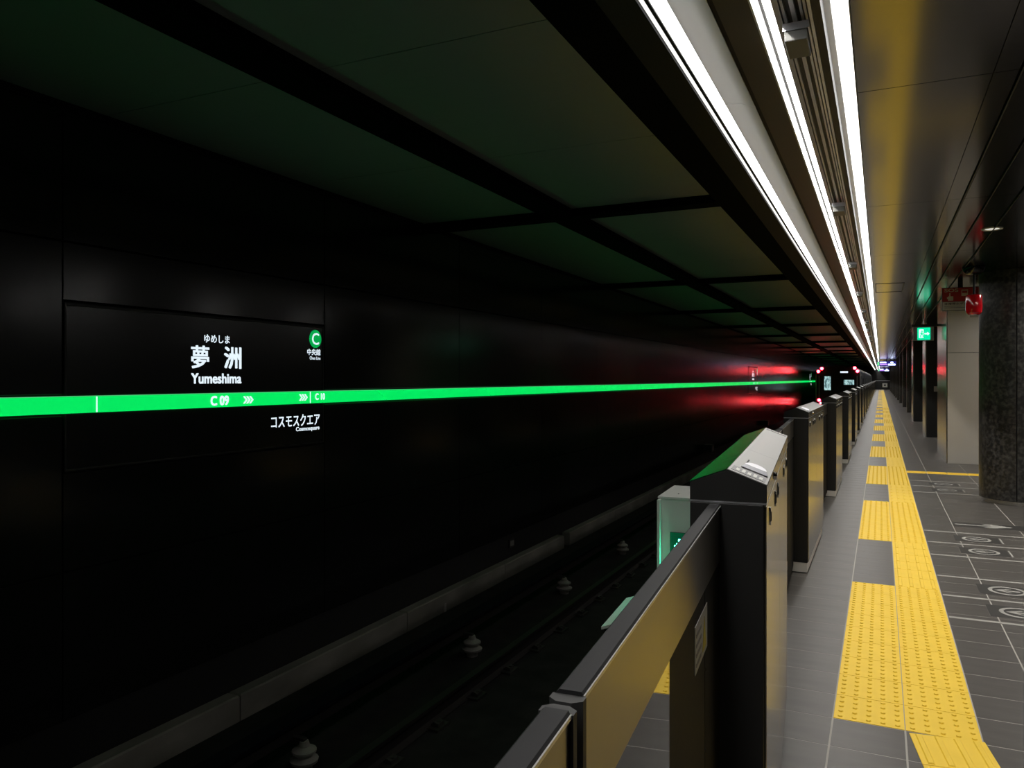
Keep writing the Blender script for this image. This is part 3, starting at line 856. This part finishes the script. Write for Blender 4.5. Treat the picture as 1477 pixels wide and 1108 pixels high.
sb = empty('steel_pillar', (1.11, 16.5, 0), label='wide brushed stainless pillar cladding left of the round granite pillar', cat='pillar')
MB().box(.03, 1.2, 0, 2.5, 0, ZC).build('core', M['dark'], sb)
MB().box(.022, .95, -.012, 0, .0, 2.065).build('front_panel', M['steel_front'], sb, bevel=.004)
MB().box(.022, .95, -.012, 0, 2.07, ZC).build('front_panel', M['steel_front'], sb, bevel=.004)
MB().box(0, .03, .02, 2.5, .0, ZC).build('side_panel', M['steel'], sb, bevel=.004)
pil = [(1.10, 23.7, 1.6, 'second stainless-edged dark pillar, with a small button plate'), (1.09, 32.3, 1.6, 'third stainless-edged dark pillar carrying a red reflection')]
for x, y, d, lab in pil:
    t = empty('steel_pillar', (x, y, 0), label=lab, cat='pillar')
    MB().box(.03, .95, 0, d, 0, ZC).build('core', M['dark'], t)
    MB().box(0, .03, -.01, d, 0, ZC).build('side_panel', M['steel'], t, bevel=.004)
    MB().box(.035, .95, -.02, 0, .0, ZC).build('front_panel', M['dark'], t, bevel=.004)
    if y < 30: MB().box(.20, .30, -.03, -.02, 1.24, 1.38).build('button_plate', M['insul'], t)
pm = MB().extr([(1.12 - 1.12 + .0, 0)] and [(0.08, 0), (.62, 0), (.70, .08), (.70, .72), (.62, .80), (.08, .80), (0, .72), (0, .08)], 2, 0, ZC).mesh('shaft', M['granite'])
pb = MB().box(.03, .67, .03, .77, 0, .05).mesh('base', M['steel'])
for k, yy in enumerate((40.7, 48.7, 56.7, 64.7, 72.7, 80.7, 88.7, 96.7, 104.7, 112.7)):
    t = empty('granite_pillar', (1.12, yy, 0), label='distant dark pillar in the row along the platform' if k > 3 else ['first', 'second', 'third', 'fourth'][k] + ' plain dark pillar beyond the stainless-edged ones', cat='pillar', group='distant dark pillars')
    link('shaft', pm, t)

# ------------------------------------------------------------------ things under the ceiling
# exit sign
ex = empty('exit_sign', (.81, 18.2, 2.36), label='small lit green exit sign with running figure and arrow under the ceiling', cat='sign')
hs = MB().box(-.19, .19, 0, .06, .02, .31).build('housing', M['exitf'], ex, bevel=.004)
MB().box(-.22, .30, -.01, .07, .31, .36).build('hanger_bar', M['dark'], ex)
MB().cyl((0, .03), .012, .012, .36, ZC - 2.36, 10).build('hanger_rod', M['alu'], ex)
gp = MB().box(-.115, .125, -.006, 0, .035, .290).build('green_panel', M['exitg'], ex)
m = MB().box(-.085, .0, -.009, -.0065, .075, .255).build('doorway', M['exitw'], gp)
m = MB()
m.cyl((-.030, .215), .017, .017, -.012, -.0092, 12, 1); m.box(-.048, -.018, -.012, -.0092, .135, .195); m.box(-.070, -.045, -.012, -.0092, .160, .178); m.box(-.018, .010, -.012, -.0092, .150, .166); m.box(-.064, -.046, -.012, -.0092, .085, .14); m.box(-.02, -.003, -.012, -.0092, .09, .14)
tag(m.build('running_figure', M['exitg'], gp), 'green running figure')
m = MB().quad((.015, -.009, .150), (.070, -.009, .150), (.070, -.009, .122), (.110, -.009, .163), (.070, -.009, .204), (.070, -.009, .176), (.015, -.009, .176))
m.build('arrow', M['exitw'], gp)
# emergency button sign
so = empty('emergency_sign', (.79, 12.55, 2.55), label='red and cream SOS emergency stop sign behind the red lamp', cat='sign')
MB().box(0, .46, 0, .05, 0, .325).build('housing', M['dark'], so)
rp = MB().box(.006, .454, -.006, 0, .128, .318).build('red_panel', M['red'], so)
cp = MB().box(.006, .454, -.006, 0, .006, .122).build('cream_panel', M['cream'], so)
fit_text('SOS', M['cream'], FR_FRONT, .03, .20, .262, .308, .0075, rp, offset=.02)
m = MB().box(.09, .105, -.008, -.0065, .20, .245).box(.075, .14, -.008, -.0065, .14, .20).box(.062, .075, -.008, -.0065, .165, .19); tag(m.build('hand_symbol', M['cream'], rp), 'pale pressing hand')
m = MB().box(.24, .32, -.008, -.0065, .20, .29).box(.25, .31, -.0085, -.008, .235, .265); m.build('train_symbol', M['cream'], rp)
MB().box(.25, .31, -.0095, -.009, .24, .27).build('train_window', M['red'], rp)
fit_text('非常停止ボタン', M['ink'], FR_FRONT, .03, .36, .080, .110, .0075, cp, offset=.015)
for q in range(2): MB().box(.03, .30 - .06 * q, -.008, -.0065, .035 + .02 * q, .043 + .02 * q).build('print_line', M['inkgrey'], cp)
MB().box(.20, .26, .01, .04, .325, ZC - 2.55).build('hanger', M['dark'], so)
# white map sheet behind
sh = empty('notice_sign', (1.20, 13.3, 2.50), label='white notice board sliver beside the round pillar top', cat='sign')
MB().box(0, .5, 0, .04, 0, .40).build('board', M['paper'], sh)
fit_text('2', M['ink'], FR_FRONT, .02, .12, .26, .37, .004, sh)
MB().box(.23, .27, .005, .035, .40, ZC - 2.5).build('hanger', M['dark'], sh)
# beacon
be = empty('warning_beacon', (1.034, 10.96, ZC), label='red glass warning lamp on a black stem hanging from the ceiling', cat='lamp')
MB().lathe((0, 0), [(.125, 0), (.122, -.03), (.105, -.065), (.07, -.09), (.02, -.10)], 24).build('dome', M['dome'], be, smooth=True)
MB().cyl((0, 0), .014, .014, -.36, -.09, 12).build('stem', M['dark'], be, smooth=True)
MB().lathe((0, 0), [(.05, -.33), (.085, -.345), (.09, -.36), (.092, -.50), (.085, -.56), (.06, -.585), (.01, -.592)], 24).build('red_lens', M['redlamp'], be, smooth=True)
# downlight
dl = empty('downlight', (.92, 8.24, ZC), label='single round white-rimmed downlight in the dark ceiling', cat='ceiling light')
MB().lathe((0, 0), [(.088, 0), (.086, -.006), (.066, -.006), (.060, 0)], 28).build('rim', M['paper'], dl, smooth=True)
MB().lathe((0, 0), [(.058, -.001), (.056, -.003), (.01, -.003)], 24).build('lens', M['lens'], dl, smooth=True)
M['lens_lit'] = mat('downlight_lens_lit', (0.6, 0.6, 0.6), 0.4, emit=(1, 0.97, 0.92), estr=420)  # glowing lens for the added unseen downlights
for q, (x, y) in enumerate(((2.2, 5.6), (2.2, 8.24), (2.2, 10.9), (2.2, 13.6), (3.6, 8.24))):  # unseen fixtures, added to put glow on the track wall and brighten the pillars
    d2 = copy_tree(dl); d2.location = (x, y, ZC); d2['label'] = 'added unseen downlight brightening the track wall and pillars, place %s' % ['one', 'two', 'three', 'four', 'five'][q]
    for c in children(d2):
        if c.name.startswith('lens'):
            c.data = c.data.copy(); c.data.materials.clear(); c.data.materials.append(M['lens_lit'])
    ld = bpy.data.lights.new('downlight_lamp', 'AREA'); ld.shape = 'DISK'; ld.size = 0.10; ld.energy = 14; ld.color = (1, .93, .84); ld.spread = math.radians(150)
    lo = bpy.data.objects.new('downlight_lamp', ld); COL.objects.link(lo); lo.location = (x, y, ZC - .008)
# departure displays
def display(x, y, lab):
    t = empty('departure_display', (x, y, 2.50), label=lab, cat='display')
    MB().box(-.62, .62, 0, .12, 0, .33).build('housing', M['dark'], t)
    s = MB().box(-.60, .60, -.005, 0, .01, .32).build('screen', M['lcd_blue'], t)
    MB().box(-.58, -.46, -.008, -.005, .04, .28).build('line_patch', M['lcd_green'], s)
    MB().box(-.42, -.02, -.008, -.005, .20, .29).build('text_patch', M['lcd_white'], s)
    MB().box(-.42, .05, -.008, -.005, .07, .16).build('text_patch', M['lcd_purple'], s)
    MB().box(.10, .55, -.008, -.005, .04, .15).build('text_patch', M['lcd_white'], s)
    MB().box(.25, .42, -.008, -.005, .19, .29).build('text_patch', M['lcd_white'], s)
    MB().box(-.03, .03, .04, .08, .33, ZC - 2.5).build('hanger', M['dark'], t)
display(.38, 60, 'nearer lit blue and white departure display hanging far down the platform')
display(.33, 101, 'farther small departure display seen just below the nearer one')
# far end: fence rail and sign
fr = empty('end_railing', (-.4, 120, 0), label='thin pale railing closing the far end of the platform', cat='railing')
MB().box(-.3, 1.9, 0, .05, 1.32, 1.38).build('handrail', M['alu'], fr)
for q in range(4): MB().box(-.3 + .72 * q, -.26 + .72 * q, .005, .045, 0, 1.32).build('post', M['dark'], fr)
es = empty('end_sign', (.24, 119.5, .40), label='small pale sign with dark symbol at the platform far end', cat='sign')
MB().box(0, .62, 0, .04, .05, .60).build('board', M['lcd_white'] if False else M['paper'], es)
MB().box(.20, .42, -.01, 0, .2, .45).build('symbol', M['ink'], es)
MB().box(.28, .34, .0, .04, -.40, .05).build('post', M['dark'], es)

# ------------------------------------------------------------------ train
TX, TYF = -2.50, 54.3
tr = empty('train', (TX, TYF, BED), label='dark fronted train with red tail lamps waiting far down the track', cat='train')
zf = lambda z: z - BED
body = MB()
prof = [(-1.30, .45), (1.30, .45), (1.36, .9), (1.36, 2.7), (1.28, 3.25), (1.05, 3.50), (0, 3.62), (-1.05, 3.50), (-1.28, 3.25), (-1.36, 2.7), (-1.36, .9)]
for k in range(4):
    MB().extr(prof, 1, k * 18.2 + .25, k * 18.2 + 17.9).build('car_body', M['trains'], tr)
    if k < 3: MB().box(-1.1, 1.1, k * 18.2 + 17.9, k * 18.2 + 18.5, .7, 3.2).build('gangway', M['dark'], tr)
    for s in (-1, 1):
        for q in range(4):
            d = MB().box(min(s * 1.355, s * 1.375), max(s * 1.355, s * 1.375), k * 18.2 + 1.9 + 4.5 * q, k * 18.2 + 3.2 + 4.5 * q, 1.1, 3.0).build('car_door', M['trains'], tr)
            MB().box(min(s * 1.375, s * 1.38), max(s * 1.375, s * 1.38), k * 18.2 + 2.05 + 4.5 * q, k * 18.2 + 3.05 + 4.5 * q, 1.9, 2.8).build('door_glass', M['traing'], d)
    for wq in range(2):
        MB().box(-.9, .9, k * 18.2 + 2 + 11 * wq, k * 18.2 + 4.6 + 11 * wq, .151, .5).build('bogie', M['dark'], tr)
front = MB().extr([(x * .985, z) for x, z in prof], 1, 0, .26).build('cab_front', M['trainb'], tr)
for s in (-1, 1):
    MB().box(s * 1.33 - .035, s * 1.33 + .035, -.03, .02, .75, 3.05).build('corner_strip', M['trains'], tr)
    MB().box(s * 1.14 - .02, s * 1.14 + .02, -.03, .02, .75, 2.95).build('corner_strip', M['trains'], tr)
MB().box(-.83, -.43, -.012, 0, zf(.855), zf(1.755)).build('door_window', M['trainw'], tr)
MB().box(.35, .96, -.012, 0, zf(1.215), zf(1.53)).build('cab_window', M['trainw'], tr)
MB().box(.14, .60, -.012, 0, zf(1.98), zf(2.09)).build('destination_panel', M['glow'], tr)
for x, z in ((-1.18, 2.08), (-.97, 2.27), (1.00, 2.29), (1.16, 2.09), (-1.14, .20), (-1.01, 0.0), (1.14, .20), (1.01, 0.0)):
    l = MB().cyl((x, zf(z)), .10, .09, -.07, 0, 14, 1).build('tail_lamp', M['tail'], tr)
    MB().cyl((x, zf(z)), .045, .045, -.075, -.07, 10, 1).build('lamp_core', M['tailcore'], l)
